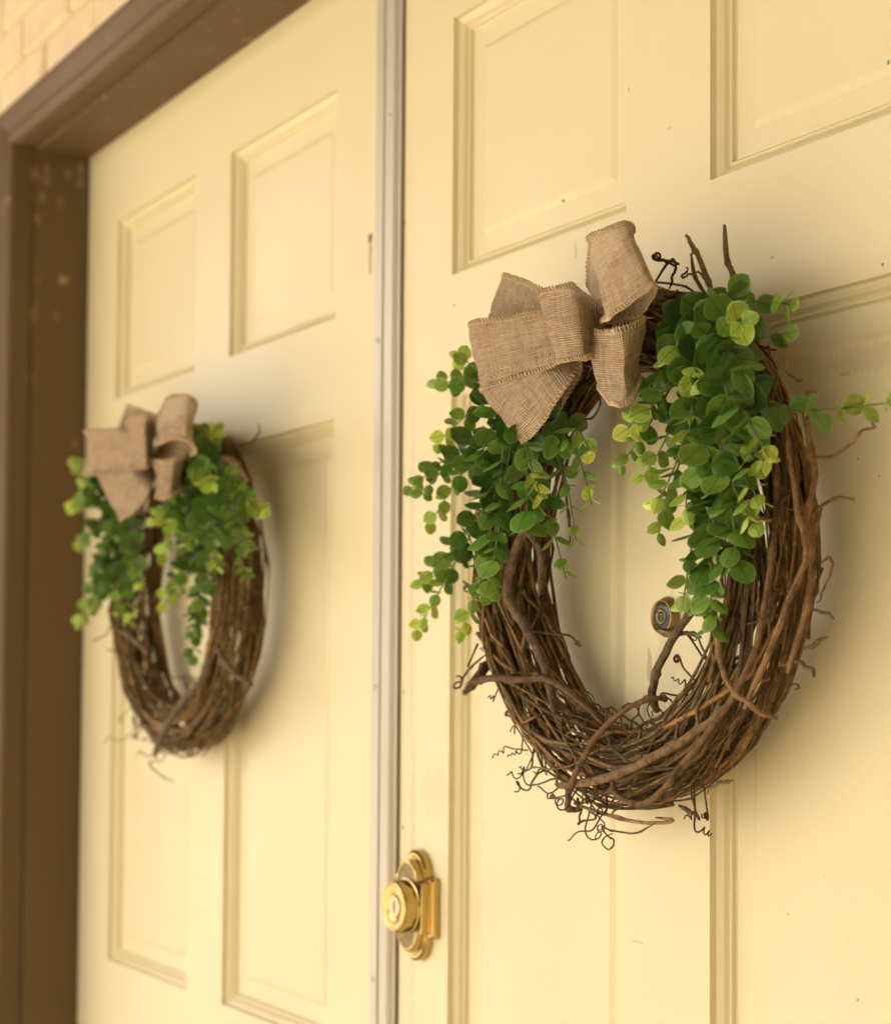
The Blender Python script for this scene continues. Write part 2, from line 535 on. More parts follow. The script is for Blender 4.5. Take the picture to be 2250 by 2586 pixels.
# deadbolt on the right leaf
dx = -DW / 2
DBX, DBZ = 0.0700 + dx, 1.0635
def plate_outline(hw, hh, lobe, rr, seg=14):
    """rectangle hw x hh with a round lobe above and below, total half height hh+rise"""
    pts = []
    def arc(cx, cz, r, a0, a1, s):
        return [(cx + r * math.cos(a0 + (a1 - a0) * i / s), cz + r * math.sin(a0 + (a1 - a0) * i / s)) for i in range(s + 1)]
    P = math.pi
    pts += arc(hw - rr, -hh + rr, rr, -P / 2, 0, 4)
    pts += arc(hw - rr, hh - rr, rr, 0, P / 2, 4)
    pts += arc(0, hh, lobe, 0.0, P, seg)
    pts += arc(-hw + rr, hh - rr, rr, P / 2, P, 4)
    pts += arc(-hw + rr, -hh + rr, rr, P, 1.5 * P, 4)
    pts += arc(0, -hh, lobe, P, 2 * P, seg)
    return pts
layers = [(0.0370, 0.0285, 0.0240, 0.004, -0.0005), (0.0370, 0.0285, 0.0240, 0.004, -0.0065), (0.0352, 0.0272, 0.0226, 0.0035, -0.0088),
          (0.0325, 0.0262, 0.0210, 0.003, -0.0088), (0.0318, 0.0258, 0.0204, 0.003, -0.0100), (0.0300, 0.0250, 0.0196, 0.003, -0.0100),
          (0.0290, 0.0245, 0.0188, 0.0025, -0.0150), (0.0282, 0.0240, 0.0180, 0.002, -0.0158), (0.0268, 0.0235, 0.0168, 0.002, -0.0158)]
vv, ff = [], []
for hw, hh, lb, rr, y in layers:
    o_ = plate_outline(hw, hh, lb, rr)
    vv += [(DBX + a, y, DBZ + c_) for a, c_ in o_]
n = len(o_)
for i in range(len(layers) - 1):
    for k in range(n):
        k2 = (k + 1) % n
        ff.append((i * n + k, i * n + k2, (i + 1) * n + k2, (i + 1) * n + k))
bolt = mesh_obj('deadbolt', vv, ff, M_BRASS, door_r)
bolt['label'] = 'stepped brass deadbolt with keyed cylinder'
for i, p in enumerate(bolt.data.polygons):
    p.use_smooth = True
mod = bolt.modifiers.new('edge', 'EDGE_SPLIT')
mod.split_angle = math.radians(32)
o_ = plate_outline(0.0268, 0.0235, 0.0168, 0.002)
vv = [(DBX + a * 1.0, -0.0153, DBZ + c_) for a, c_ in o_] + [(DBX, -0.0153, DBZ)]
mesh_obj('plate_face', vv, [(k, (k + 1) % n, n) for k in range(n)], M_BRASS_PIT_REFL, bolt)
v, f = lathe([(0.0262, -0.0150), (0.0262, -0.0162), (0.0255, -0.0166), (0.0248, -0.0168), (0.0238, -0.0285), (0.0236, -0.0292), (0.0228, -0.0300), (0.0222, -0.0300),
              (0.0216, -0.0296), (0.0205, -0.0300), (0.0150, -0.0292), (0.0110, -0.0280), (0.0108, -0.0275)], 56, DBX, DBZ)
o = mesh_obj('lock_cylinder', v, f, M_BRASS, bolt, True)
o.modifiers.new('edge', 'EDGE_SPLIT').split_angle = math.radians(40)
v, f = lathe([(0.0106, -0.0270), (0.0106, -0.0284), (0.0100, -0.0290), (0.0088, -0.0290)], 32, DBX, DBZ)
o = mesh_obj('lock_plug', v, f, M_NICKEL, bolt, True)
o.modifiers.new('edge', 'EDGE_SPLIT').split_angle = math.radians(30)
key = [(0, 5.5), (1.1, 4.2), (0.3, 3.0), (1.3, 1.6), (-0.4, 0.4), (1.2, -0.8), (0.6, -2.2), (1.2, -3.4), (0.9, -5.6), (-0.7, -5.6), (-0.6, -3.2), (-1.5, -2.0),
       (-0.9, -0.9), (-1.7, 0.5), (-0.6, 1.6), (-1.1, 3.0), (-0.8, 4.4)]
vv = [(DBX + a * 0.001, -0.0293, DBZ + c_ * 0.001) for a, c_ in key] + [(DBX + a * 0.001, -0.0280, DBZ + c_ * 0.001) for a, c_ in key]
n = len(key)
mesh_obj('keyhole', vv, [tuple(range(n))] + [(i, (i + 1) % n, n + (i + 1) % n, n + i) for i in range(n)], M_DARK, bolt)

# peephole in the middle of the right leaf
PHX, PHZ = 0.4600 + dx, 1.3287
v, f = lathe([(0.0158, -0.0003), (0.0160, -0.0014), (0.0154, -0.0022), (0.0134, -0.0072), (0.0128, -0.0078), (0.0122, -0.0074), (0.0120, -0.0062)], 44, PHX, PHZ)
pe = mesh_obj('peephole', v, f, M_BRASS_OLD, door_r, True)
v, f = lathe([(0.0121, -0.0060), (0.0116, -0.0064), (0.0090, -0.0070), (0.0066, -0.0072)], 36, PHX, PHZ)
mesh_obj('lens', v, f, M_LENS, pe, True)
v, f = lathe([(0.0066, -0.0070), (0.0064, -0.0078), (0.0052, -0.0080), (0.0044, -0.0076)], 28, PHX, PHZ)
mesh_obj('lens_ring', v, f, M_BRASS_PIT_REFL, pe, True)
v, f = lathe([(0.0043, -0.0074), (0.0036, -0.0080), (0.0018, -0.0082)], 20, PHX, PHZ)
mesh_obj('inner_lens', v, f, M_LENS, pe, True)

# ------------------------------------------------------------------ brown frame
frame = empty('door_frame', (0, 0, 0))
tag(frame, 'brown painted wooden frame with flaking paint round the double doors', 'door frame')
JX, JZ = 0.9185, 2.0235          # faces of the jambs and of the head
JR, JZ2 = 0.9255, 2.0300         # set-back edge before the moulding
for s in (-1, 1):
    mb = MB()
    mb.add(box(min(s * JX, s * (JX + 0.03)), max(s * JX, s * (JX + 0.03)), -0.078, -0.0015, -0.012, 2.06))
    mb.add(box(min(s * JR, s * (JR + 0.0228)), max(s * JR, s * (JR + 0.0228)), -0.104, -0.0782, -0.012, 2.058))
    mb.add(box(min(s * (JX + 0.003), s * (JX + 0.032)), max(s * (JX + 0.003), s * (JX + 0.032)), -0.001, 0.10, -0.012, 2.059))
    mb.build('jamb', M_FRAME, frame)
mb = MB()
mb.add(box(-JX + 0.0002, JX - 0.0002, -0.0778, -0.0015, JZ, JZ + 0.035))
mb.add(box(-JR + 0.0002, JR - 0.0002, -0.1038, -0.0780, JZ2, JZ2 + 0.0275))
mb.add(box(-JX + 0.004, JX - 0.004, -0.001, 0.10, DH + 0.003, JZ + 0.034))
mb.build('head_jamb', M_FRAME, frame)
BM = [(0.000, -0.1000), (0.000, -0.1085), (0.0025, -0.1125), (0.0065, -0.1150), (0.0110, -0.1160), (0.0150, -0.1145), (0.0168, -0.1110), (0.0180, -0.1095), (0.0205, -0.1100),
      (0.0230, -0.1125), (0.0300, -0.1165), (0.0380, -0.1195), (0.0420, -0.1200), (0.0490, -0.1200), (0.0508, -0.1185), (0.0508, -0.0860)]
def moulding(name, a, bq):
    """sweep of the casing profile between two mitred corners; a, bq map (offset, y) to a point"""
    vv = [a(e, y) for e, y in BM] + [bq(e, y) for e, y in BM]
    n = len(BM)
    return mesh_obj(name, vv, [(i, i + 1, n + i + 1, n + i) for i in range(n - 1)] + [tuple(range(n)), tuple(range(n, 2 * n))], M_FRAME, frame)
corner = lambda s: (lambda e, y: (s * (JR + 0.001 + e), y, JZ2 + 0.001 + e))
foot = lambda s: (lambda e, y: (s * (JR + 0.001 + e), y, -0.012))
moulding('casing', foot(-1), corner(-1))
moulding('head_casing', corner(-1), corner(1))
moulding('casing', corner(1), foot(1))
v, f = box(-JX, JX, -0.11, 0.12, -0.0118, -0.0015)
mesh_obj('threshold', v, f, M_ALU, frame)

# ------------------------------------------------------------------ painted brick wall round the frame
wall = empty('brick_wall', (0, 0, 0))
tag(wall, 'cream painted brick wall around the brown door frame', 'wall')
OX, OZ = 0.9775, 2.0825
mb = MB()
mb.add(box(-2.6, -OX - 0.002, -0.0985, 0.10, -0.012, 2.976))
mb.add(box(OX + 0.002, 2.879, -0.0985, 0.10, -0.012, 2.976))
mb.add(box(-OX - 0.0018, OX + 0.0018, -0.0985, 0.10, OZ + 0.002, 2.976))
mb.build('mortar', M_MORTAR, wall)
def brick_mesh(seed, wdt):
    r = random.Random(seed)
    d, h, e = 0.018, 0.0570, 0.004
    j = lambda a: r.uniform(-a, a)
    outer = [(0, 0), (wdt, 0), (wdt, h), (0, h)]
    inner = [(e + j(.0015), e + j(.0015)), (wdt - e + j(.0015), e + j(.0015)), (wdt - e + j(.0015), h - e + j(.0015)), (e + j(.0015), h - e + j(.0015))]
    vv = [(x, d, z) for x, z in outer] + [(x, 0.004, z) for x, z in outer] + [(x, j(.001), z) for x, z in inner]
    ff = []
    for a in (0, 4):
        for k in range(4):
            k2 = (k + 1) % 4
            ff.append((a + k, a + k2, a + 4 + k2, a + 4 + k))
    ff.append((8, 9, 10, 11))
    me = bpy.data.meshes.new('brick')
    me.from_pydata(vv, [], ff)
    me.materials.append(M_BRICK)
    return me
FULL = [brick_mesh(i, 0.194) for i in range(5)]
cut = {}
br = random.Random(3)
def brick(x, z, x1):
    wd = round(x1 - x, 3)
    if wd < 0.03:
        return
    if abs(wd - 0.194) < 0.004:
        me = br.choice(FULL)
    else:
        if wd not in cut:
            cut[wd] = brick_mesh(int(wd * 1000), wd)
        me = cut[wd]
    o = bpy.data.objects.new('brick', me)
    o.location = (x, -0.105 + br.uniform(-.0015, .0015), z)
    o.parent = wall
    C.objects.link(o)
JN = 0.0095
for r in range(13):                                    # courses above the frame
    z = OZ + 0.003 + r * 0.0667
    x = -1.595 + (0.1018 if r % 2 else 0) - 0.0225
    while x < 1.2:
        brick(x, z, x + 0.194)
        x += 0.194 + JN
for r in range(31):                                    # beside the frame
    z = OZ + 0.003 - (r + 1) * 0.0667
    if z < -0.01:
        break
    x = -1.595 + (0.1018 if r % 2 == 0 else 0) - 0.0225
    while x < -OX - 0.03:
        brick(x, z, min(x + 0.194, -OX - 0.004))
        x += 0.194 + JN

# ------------------------------------------------------------------ wreath pieces
VINE_COLS = [(0.310, 0.172, 0.058), (0.255, 0.158, 0.058), (0.215, 0.142, 0.055), (0.360, 0.212, 0.078), (0.140, 0.096, 0.040), (0.390, 0.208, 0.070), (0.290, 0.208, 0.096)]

def vine_obj(name, pts, rads, parent, r, sides=6, col=None):
    org = parent.location
    v, f = tube([p - org for p in pts], rads, sides)
    uvs, acc = [], r.uniform(0, 5)
    for i, p in enumerate(pts):
        acc += (p - pts[i - 1]).length if i else 0
        uvs += [(acc, 0.5 - abs(k / sides - 0.5)) for k in range(sides)]
    o = mesh_obj(name, v, f, M_BARK, parent, True, uvs)
    c_ = col or r.choice(VINE_COLS)
    k = r.uniform(0.85, 1.55)
    o.color = (c_[0] * k, c_[1] * k, c_[2] * k, 1)
    return o

def knobby(n, base, r, taper=0.25, every=9):
    """radius list with swollen nodes"""
    nxt = r.randrange(1, every)
    out_ = []
    for i in range(n):
        t = i / (n - 1)
        q = base * (1 - taper * t) * (1 + r.uniform(-.03, .03))
        if i == nxt:
            q *= r.uniform(1.2, 1.45)
            nxt += r.randrange(every - 3, every + 5)
        out_.append(q * min(1, 0.55 + 0.12 * min(i, n - 1 - i)))
    return out_

def wreath_vines(root, cx, cz, R, seed, n_thick, n_mid, n_thin, n_wrap):
    r = random.Random(seed)
    yc, RA, RB = -0.0340, 0.0300, 0.0305
    def ringpt(th, a, bb):
        return Vector((cx + (R + a) * math.cos(th), yc + bb, cz + (R + a) * math.sin(th)))
    def strand(base, rho, arc, k, wrap=0.0):
        """grapevine: nearly straight between nodes, bent and swollen at each node"""
        th = r.uniform(0, 2 * math.pi)
        ph = r.uniform(0, 2 * math.pi)
        sgn = r.choice((-1, 1))
        tw = wrap if wrap else r.uniform(-1.0, 1.0)
        wob = r.uniform(0.002, 0.006)
        nodes, acc = [], 0.0
        while True:
            a = rho * (RA - base) * math.cos(ph) + r.uniform(-wob, wob)
            bb = rho * (RB - base) * math.sin(ph) + r.uniform(-wob, wob) * .8
            bb = min(bb, -yc - 0.003 - base)
            nodes.append(ringpt(th, a, bb))
            if acc >= arc:
                break
            st = r.uniform(0.15, 0.34) * (0.45 if wrap else 1)
            acc += st
            th += sgn * st
            ph += tw * st
        if r.random() < 0.35:                          # a loose end
            d = (nodes[-1] - nodes[-2]).normalized() + Vector((math.cos(th), -.2, math.sin(th))) * r.uniform(.1, .7)
            nodes.append(nodes[-1] + d.normalized() * r.uniform(.008, .022))
        pts, rads = [], []
        m_ = len(nodes) - 1
        sub = 6
        for q in range(m_ * sub + 1):
            t = q / (m_ * sub)
            i = min(q // sub, m_ - 1)
            u = q / sub - i
            lin = nodes[i].lerp(nodes[i + 1], u)
            pts.append(lin.lerp(spline(nodes, t), 0.55))
            e = base * (1 - 0.35 * t) * (1 + r.uniform(-.03, .03))
            if q % sub == 0 and 0 < q < m_ * sub:
                e *= r.uniform(1.15, 1.4)
            rads.append(e)
        vine_obj('vine', pts, rads, root, r, 7 if base > .0026 else 5)
    for k in range(n_thick):
        strand(r.uniform(.0028, .0045), math.sqrt(r.uniform(.05, 1)), r.uniform(1.3, 3.6), k)
    for k in range(n_mid):
        strand(r.uniform(.0014, .0025), math.sqrt(r.uniform(.25, 1.1)), r.uniform(1.6, 4.6), k)
    for k in range(n_thin):
        strand(r.uniform(.0007, .0013), math.sqrt(r.uniform(.45, 1.3)), r.uniform(1.0, 4.0), k)
    for k in range(n_wrap):
        strand(r.uniform(.0010, .0021), r.uniform(1.0, 1.12), r.uniform(.5, 1.3), k, r.choice((-1, 1)) * r.uniform(2.0, 4.5))
    return ringpt, r

def curl(root, start, d, r, length=0.05, rad=0.0007, tight=1.0):
    """a dry tendril: a bowed stalk that winds up at its end"""
    d = d.normalized()
    axis = Vector((r.uniform(-.6, .6), -1, r.uniform(-.6, .6))).normalized()
    p = Vector(start)
    pts = [p.copy()]
    n = 46
    sgn = r.choice((-1, 1))
    bow_ = r.uniform(-.07, .07)
    k1, k2 = r.randrange(4, 16), r.randrange(4, 20)
    turns = r.uniform(0.9, 3.2)
    st = length / n
    for i in range(n):
        t = i / n
        if t < 0.42:
            ang = bow_ + (r.uniform(-.6, .6) if i in (k1, k2) else 0)
        else:
            ang = sgn * turns * 6.28 * (0.5 + (t - .42) * 1.7) / (n * .58)
            d = (d + axis * 0.012).normalized()
        d = (Matrix.Rotation(ang, 3, axis) @ d).normalized()
        p = p + d * st
        if p.y > -0.0025:
            p.y = -0.0025
        pts.append(p.copy())
    vine_obj('tendril', pts, [rad * (1 - 0.35 * i / n) for i in range(n + 1)], root, r, 5, (0.150, 0.082, 0.032))

def twig_px(root, pl, rad, r, name='twig', sub=6, col=None, taper=0.3, wob=0.0007):
    """vine drawn through photograph points (px, py, y)"""
    P = [at(*q) for q in pl]
    n = (len(P) - 1) * sub + 1
    pts = []
    for i in range(n):
        p = spline(P, i / (n - 1))
        if 0 < i < n - 1 and i % 4 == 0:
            kink = Vector((r.uniform(-wob, wob), r.uniform(-wob, wob), r.uniform(-wob, wob))) * 2
        elif i % 4 == 2:
            kink = kink * 0.4
        if i == 0:
            kink = Vector((0, 0, 0))
        pts.append(p + kink)
    return vine_obj(name, pts, knobby(n, rad, r, taper, 9), root, r, 7 if rad > .002 else 5, col)

# leaves ---------------------------------------------------------------
def leaf_mesh(k):
    r = random.Random(40 + k)
    n = 14
    cup = [0.16, 0.30, 0.04, 0.48, -0.12][k]
    wd = [0.50, 0.44, 0.54, 0.38, 0.47][k]
    vv, uvs = [], []
    def pt(x, y):
        z = cup * (x * x * 1.6 + (y - .5) ** 2 * 0.7) + 0.05 * abs(x) - 0.10 * max(0, y - .6) ** 2 * (k - 1.5)
        z += 0.02 * math.sin(7 * x + 5 * y + k)
        return (x, y, z)
    vv.append(pt(0, 0.50)); uvs.append((0, 0.0))
    for ring, sc in ((1, 0.5), (2, 0.84), (3, 1.0)):
        for i in range(n):
            a = 2 * math.pi * i / n
            x = wd * math.sin(a) * (1 + 0.10 * math.cos(a))
            y = 0.5 - 0.5 * math.cos(a)
            if i == n // 2:
                y += 0.045
            jj = r.uniform(-.012, .012) if ring == 3 else 0
            X, Y = x * sc * (1 + jj), 0.5 + (y - 0.5) * sc * (1 + jj)
            vv.append(pt(X, Y)); uvs.append((X, sc))
    ff = [(0, 1 + i, 1 + (i + 1) % n) for i in range(n)]
    for g_ in range(2):
        for i in range(n):
            j = (i + 1) % n
            a, b_ = 1 + g_ * n, 1 + (g_ + 1) * n
            ff.append((a + i, b_ + i, b_ + j, a + j))
    me = bpy.data.meshes.new('leaf')
    me.from_pydata(vv, [], ff)
    ul = me.uv_layers.new(name='UVMap')
    for lp in me.loops:
        ul.data[lp.index].uv = uvs[lp.vertex_index]
    me.polygons.foreach_set('use_smooth', [True] * len(me.polygons))
    me.materials.append(M_LEAF)
    return me
LEAVES = [leaf_mesh(k) for k in range(5)]
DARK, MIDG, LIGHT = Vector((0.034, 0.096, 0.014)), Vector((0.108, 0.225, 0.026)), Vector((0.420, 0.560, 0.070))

PENDING = []
M_LEAF_MASS = M_LEAF.copy()
M_LEAF_MASS.name = 'leaf_green_mass'
_n = M_LEAF_MASS.node_tree
_at = _n.nodes.new('ShaderNodeAttribute')
_at.attribute_name = 'leaf_colour'
for _l in [l for l in _n.links if l.from_node.type == 'OBJECT_INFO']:
    _n.links.new(_at.outputs['Color'], _l.to_socket)

def finish_leaves(root, limit=300):
    """the leaves that show largest become parts of their sprigs, the hidden and small rest one joined part"""
    from mathutils.bvhtree import BVHTree
    org = root.location
    vv, ff, owner = [], [], []
    for k, (so_, me, M4, sc, col) in enumerate(PENDING):
        n = len(vv)
        vv += [M4 @ v.co + org for v in me.vertices]
        for p in me.polygons:
            ff.append([n + i for i in p.vertices])
            owner.append(k)
    tree = BVHTree.FromPolygons(vv, ff)
    score = []
    for k, (so_, me, M4, sc, col) in enumerate(PENDING):
        hits = 0
        for i in (0, 1, 4, 8, 11, 16, 19, 22, 26):
            q = M4 @ me.vertices[i].co + org
            h = tree.ray_cast(CAM, (q - CAM).normalized())
            if h[2] is not None and owner[h[2]] == k:
                hits += 1
        nz = (M4.to_3x3() @ Vector((0, 0, 1))).normalized()
        score.append((hits * sc * sc * (0.25 + abs(nz.dot(FWD))), k))
    score.sort(reverse=True)
    keep = set(k for _, k in score[:limit])
    bv, bf, bu, bc = [], [], [], []
    for k, (so_, me, M4, sc, col) in enumerate(PENDING):
        if k in keep:
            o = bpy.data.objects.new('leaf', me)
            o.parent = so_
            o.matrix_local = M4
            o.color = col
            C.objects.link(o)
        else:
            n = len(bv)
            bv += [M4 @ v.co for v in me.vertices]
            vu = {}
            ul = me.uv_layers[0].data
            for lp in me.loops:
                vu[lp.vertex_index] = tuple(ul[lp.index].uv)
            bu += [vu[i] for i in range(len(me.vertices))]
            bc += [col] * len(me.vertices)
            bf += [tuple(n + i for i in p.vertices) for p in me.polygons]
    if bv:
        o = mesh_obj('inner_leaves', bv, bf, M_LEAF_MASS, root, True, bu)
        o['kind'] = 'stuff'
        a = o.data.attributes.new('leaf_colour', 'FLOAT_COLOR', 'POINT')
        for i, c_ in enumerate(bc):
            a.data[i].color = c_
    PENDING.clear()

def sprig(root, P, r, s0, s1, gap0=0.019, gap1=0.011, light=1.0, first=0.10, stem=0.0011):
    """stem through the points P with opposite pairs of round leaves, large at the foot, small and pale at the tip"""
    org = root.location
    n = 22
    pts = [spline(P, i / (n - 1)) for i in range(n)]
    v, f = tube([p - org for p in pts], [stem * (1 - 0.55 * i / (n - 1)) for i in range(n)], 5)
    so_ = mesh_obj('sprig', v, f, M_STEM, root, True)
    s0, s1, gap0, gap1 = s0 * 0.98, s1 * 0.94, gap0 * 1.08, gap1 * 1.06
    total = sum((pts[i + 1] - pts[i]).length for i in range(n - 1))
    s, k = total * first, r.randrange(4)
    ph = r.uniform(0, math.pi)
    while s <= total + 1e-6:
        t = s / total
        p = spline(P, t)
        tn = (spline(P, min(1, t + .02)) - spline(P, max(0, t - .02))).normalized()
        a0 = tn.orthogonal().normalized()
        b0 = tn.cross(a0)
        size = (s0 + (s1 - s0) * t ** 0.9) * r.uniform(0.85, 1.15)
        ph += math.pi / 2 + r.uniform(-.3, .3)
        terminal = s + 0.006 > total
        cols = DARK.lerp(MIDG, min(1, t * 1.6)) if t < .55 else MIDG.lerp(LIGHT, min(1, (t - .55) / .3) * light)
        for side_ in (0, 1):
            ang = ph + math.pi * side_ + r.uniform(-.2, .2)
            rad_ = a0 * math.cos(ang) + b0 * math.sin(ang)
            op = r.uniform(0.45, 0.95) if not terminal else r.uniform(1.0, 1.3)
            ydir = (rad_ + tn * (0.15 + 0.55 * op * (0.4 + t))).normalized()
            ydir = (ydir + Vector((0, -0.12, -0.18))).normalized()
            zdir = (tn - ydir * tn.dot(ydir))
            zdir = (zdir.normalized() + Vector((r.uniform(-.3, .3), r.uniform(-.3, .3), r.uniform(-.3, .3)))).normalized()
            zdir = (zdir - ydir * zdir.dot(ydir)).normalized()
            xdir = ydir.cross(zdir)
            sc = size * r.uniform(.9, 1.1)
            base = p + rad_ * stem
            M4 = Matrix(((xdir.x * sc, ydir.x * sc, zdir.x * sc, base.x - org.x), (xdir.y * sc, ydir.y * sc, zdir.y * sc, base.y - org.y),
                         (xdir.z * sc, ydir.z * sc, zdir.z * sc, base.z - org.z), (0, 0, 0, 1)))
            tip = base + ydir * sc
            if tip.y > -0.004:
                continue
            me_ = LEAVES[r.randrange(5)]
            kk = r.uniform(.75, 1.3)
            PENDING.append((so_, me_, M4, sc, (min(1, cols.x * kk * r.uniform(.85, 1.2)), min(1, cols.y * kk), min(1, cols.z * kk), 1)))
        s += (gap0 + (gap1 - gap0) * t) * r.uniform(.85, 1.15)
    return so_

def sprig_px(root, pl, r, s0=0.024, s1=0.011, **kw):
    return sprig(root, [at(*q) for q in pl], r, s0, s1, **kw)

# bow -----------------------------------------------------------------
def ribbon_loop(bow, org, ribs, conv, seed):
    """ribs: (edge a, edge b, y[, y of edge b]) of the ribbon in photograph points, from the knot out and round and back"""
    r = random.Random(seed)
    A, B, Mv = [], [], []
    for q in ribs:
        (a, b_, y) = q[:3]
        yb = q[3] if len(q) > 3 else y
        A.append(at(*conv(*a), y))
        B.append(at(*conv(*b_), yb))
        Mv.append(RIGHT * ((q[4] if len(q) > 4 else 0) / 3300.0))
    nu, nv = 48, 11
    verts, uvs, faces = [], [], []
    su = 0.0
    prevmid = None
    ea, eb = [], []
    for i in range(nu):
        t = i / (nu - 1)
        a, b_ = spline(A, t), spline(B, t)
        mv = spline(Mv, t)
        mid = (a + b_) / 2
        if prevmid:
            su += (mid - prevmid).length
        prevmid = mid
        tan = (spline(A, min(1, t + .03)) + spline(B, min(1, t + .03)) - spline(A, max(0, t - .03)) - spline(B, max(0, t - .03))).normalized()
        nrm = tan.cross((b_ - a).normalized())
        for j in range(nv):
            q = j / (nv - 1)
            wv = 0.0050 * noise.noise((seed * 3.1, su * 24, q * 1.7)) + 0.0016 * noise.noise((seed * 7.7, su * 70, q * 5)) + 0.0022 * math.sin(math.pi * q)
            p = a.lerp(b_, q) + nrm * wv + mv * math.sin(math.pi * q)
            if p.y > -0.005:
                p.y = -0.005
            verts.append(p - org)
            uvs.append((su, q * 0.062))
        ea.append(verts[-nv] + Vector((0, 0, 0)))
        eb.append(verts[-1] + Vector((0, 0, 0)))
    for i in range(nu - 1):
        for j in range(nv - 1):
            faces.append((i * nv + j, i * nv + j + 1, (i + 1) * nv + j + 1, (i + 1) * nv + j))
    lp = mesh_obj('loop', verts, faces, M_BURLAP, bow, True, uvs)
    for E in (ea, eb):                                  # overlock stitches: a fine coil wound round each edge
        total = sum((E[i + 1] - E[i]).length for i in range(len(E) - 1))
        turns = max(8, int(total / 0.0040))
        n = turns * 7
        pts = []
        inner = [(verts[i * nv + nv // 2] - E[i]).normalized() for i in range(nu)]
        for k in range(n):
            t = k / (n - 1)
            f_ = t * (len(E) - 1)
            i = min(int(f_), len(E) - 2)
            p = E[i].lerp(E[i + 1], f_ - i)
            inn = inner[i].lerp(inner[i + 1], f_ - i)
            tn = (E[i + 1] - E[i]).normalized()
            nn = tn.cross(inn).normalized()
            a = 2 * math.pi * turns * t
            pts.append(p + inn * (0.0016 + 0.0022 * math.cos(a)) + nn * 0.0008 * math.sin(a))
        v, f = tube(pts, [0.0006 * r.uniform(.7, 1.25) for _ in pts], 4)
        mesh_obj('stitching', v, f, M_STITCH, lp, True)
    return lp

# ------------------------------------------------------------------ wreath on the right door
def c1(x, y):
    return (1130 + x * .3348, 520 + y * .3349)
WR = 0.1695
wr = empty('grapevine_wreath', (0.457, -0.005, 1.381))
tag(wr, 'grapevine wreath with burlap bow and leafy sprigs on the door with the deadbolt', 'wreath', 'wreaths on the double doors')
ringpt, r = wreath_vines(wr, 0.457, 1.381, WR, 11, 10, 88, 120, 34)

# bindings and twigs that stand out
RED, GREY = (0.265, 0.150, 0.062), (0.190, 0.142, 0.080)
twig_px(wr, [(1172, 1752, -.066), (1205, 1722, -.072), (1290, 1714, -.075), (1390, 1722, -.075), (1455, 1760, -.070), (1530, 1830, -.060)], .0034, r, col=(0.165, 0.095, 0.05), taper=.3)
twig_px(wr, [(1180, 1745, -.066), (1215, 1700, -.06), (1235, 1670, -.045)], .0045, r, col=(0.10, 0.062, 0.034), taper=.1)
twig_px(wr, [(1468, 2045, -.030), (1436, 2040, -.058), (1440, 1985, -.072), (1480, 1905, -.076), (1545, 1820, -.074), (1620, 1772, -.066), (1690, 1765, -.05)], .0027, r, col=RED, taper=.25)
twig_px(wr, [(1808, 1560, -.070), (1815, 1650, -.072), (1840, 1730, -.073), (1900, 1790, -.070), (1965, 1815, -.058)], .0026, r, col=RED)
twig_px(wr, [(1662, 1800, -.050), (1645, 1755, -.054), (1660, 1690, -.058), (1710, 1600, -.060), (1765, 1500, -.056), (1790, 1440, -.05)], .0034, r, col=GREY, taper=.15)
twig_px(wr, [(1660, 1592, -.060), (1710, 1598, -.058), (1770, 1612, -.05)], .0020, r, col=GREY)
twig_px(wr, [(1330, 1130, -.066), (1345, 1280, -.068), (1300, 1400, -.070), (1280, 1500, -.070), (1325, 1580, -.071), (1375, 1680, -.07), (1400, 1800, -.068)], .0042, r, col=(0.13, 0.085, 0.048), taper=.1)
twig_px(wr, [(1290, 1310, -.07), (1340, 1350, -.073), (1370, 1420, -.073), (1365, 1500, -.068)], .0036, r, col=(0.13, 0.085, 0.048), taper=.1)
twig_px(wr, [(1410, 1985, -.066), (1520, 1968, -.070), (1640, 1920, -.070), (1750, 1850, -.068), (1830, 1780, -.064)], .0037, r, col=(0.24, 0.155, 0.075), taper=.15)
twig_px(wr, [(1545, 1965, -.071), (1560, 2010, -.07), (1620, 2030, -.066), (1680, 1990, -.068), (1790, 1850, -.07), (1890, 1690, -.072), (1935, 1500, -.072), (1960, 1300, -.07), (1960, 1120, -.066)], .0025, r, col=RED, taper=.2)
twig_px(wr, [(1880, 1790, -.07), (1960, 1600, -.072), (2030, 1420, -.066), (2010, 1250, -.064), (1985, 1060, -.06)], .0024, r, col=RED, taper=.2)
twig_px(wr, [(1988, 1700, -.064), (2050, 1480, -.058), (2035, 1300, -.056), (2060, 1200, -.05), (2020, 1000, -.05)], .0026, r, col=RED, taper=.2)
# loose ends above
twig_px(wr, [(1802, 748, -.050), (1780, 690, -.056), (1757, 632, -.064), (1730, 594, -.07)], .0023, r, col=RED, taper=.25, wob=.0004)
twig_px(wr, [(1785, 748, -.050), (1755, 700, -.058), (1745, 640, -.066)], .0018, r, col=RED, wob=.0004)
twig_px(wr, [(1868, 735, -.050), (1850, 690, -.058), (1835, 655, -.064), (1829, 566, -.07)], .0022, r, col=RED, taper=.1, wob=.0003)
twig_px(wr, [(1640, 735, -.050), (1690, 660, -.06), (1708, 667, -.062), (1700, 660, -.064), (1655, 658, -.066), (1650, 645, -.068), (1662, 648, -.069), (1655, 655, -.07)], .0010, r, 'tendril', col=(.13, .070, .028))
twig_px(wr, [(1690, 728, -.05), (1705, 690, -.056), (1702, 667, -.06), (1664, 657, -.064), (1654, 643, -.066), (1664, 638, -.068), (1667, 650, -.07), (1655, 656, -.071), (1650, 646, -.072)], .0011, r, 'tendril', col=(.075, .042, .022))
twig_px(wr, [(1790, 725, -.05), (1770, 690, -.055), (1745, 695, -.06), (1722, 702, -.06), (1728, 690, -.062), (1738, 680, -.063), (1732, 676, -.064)], .0009, r, 'tendril', col=RED)
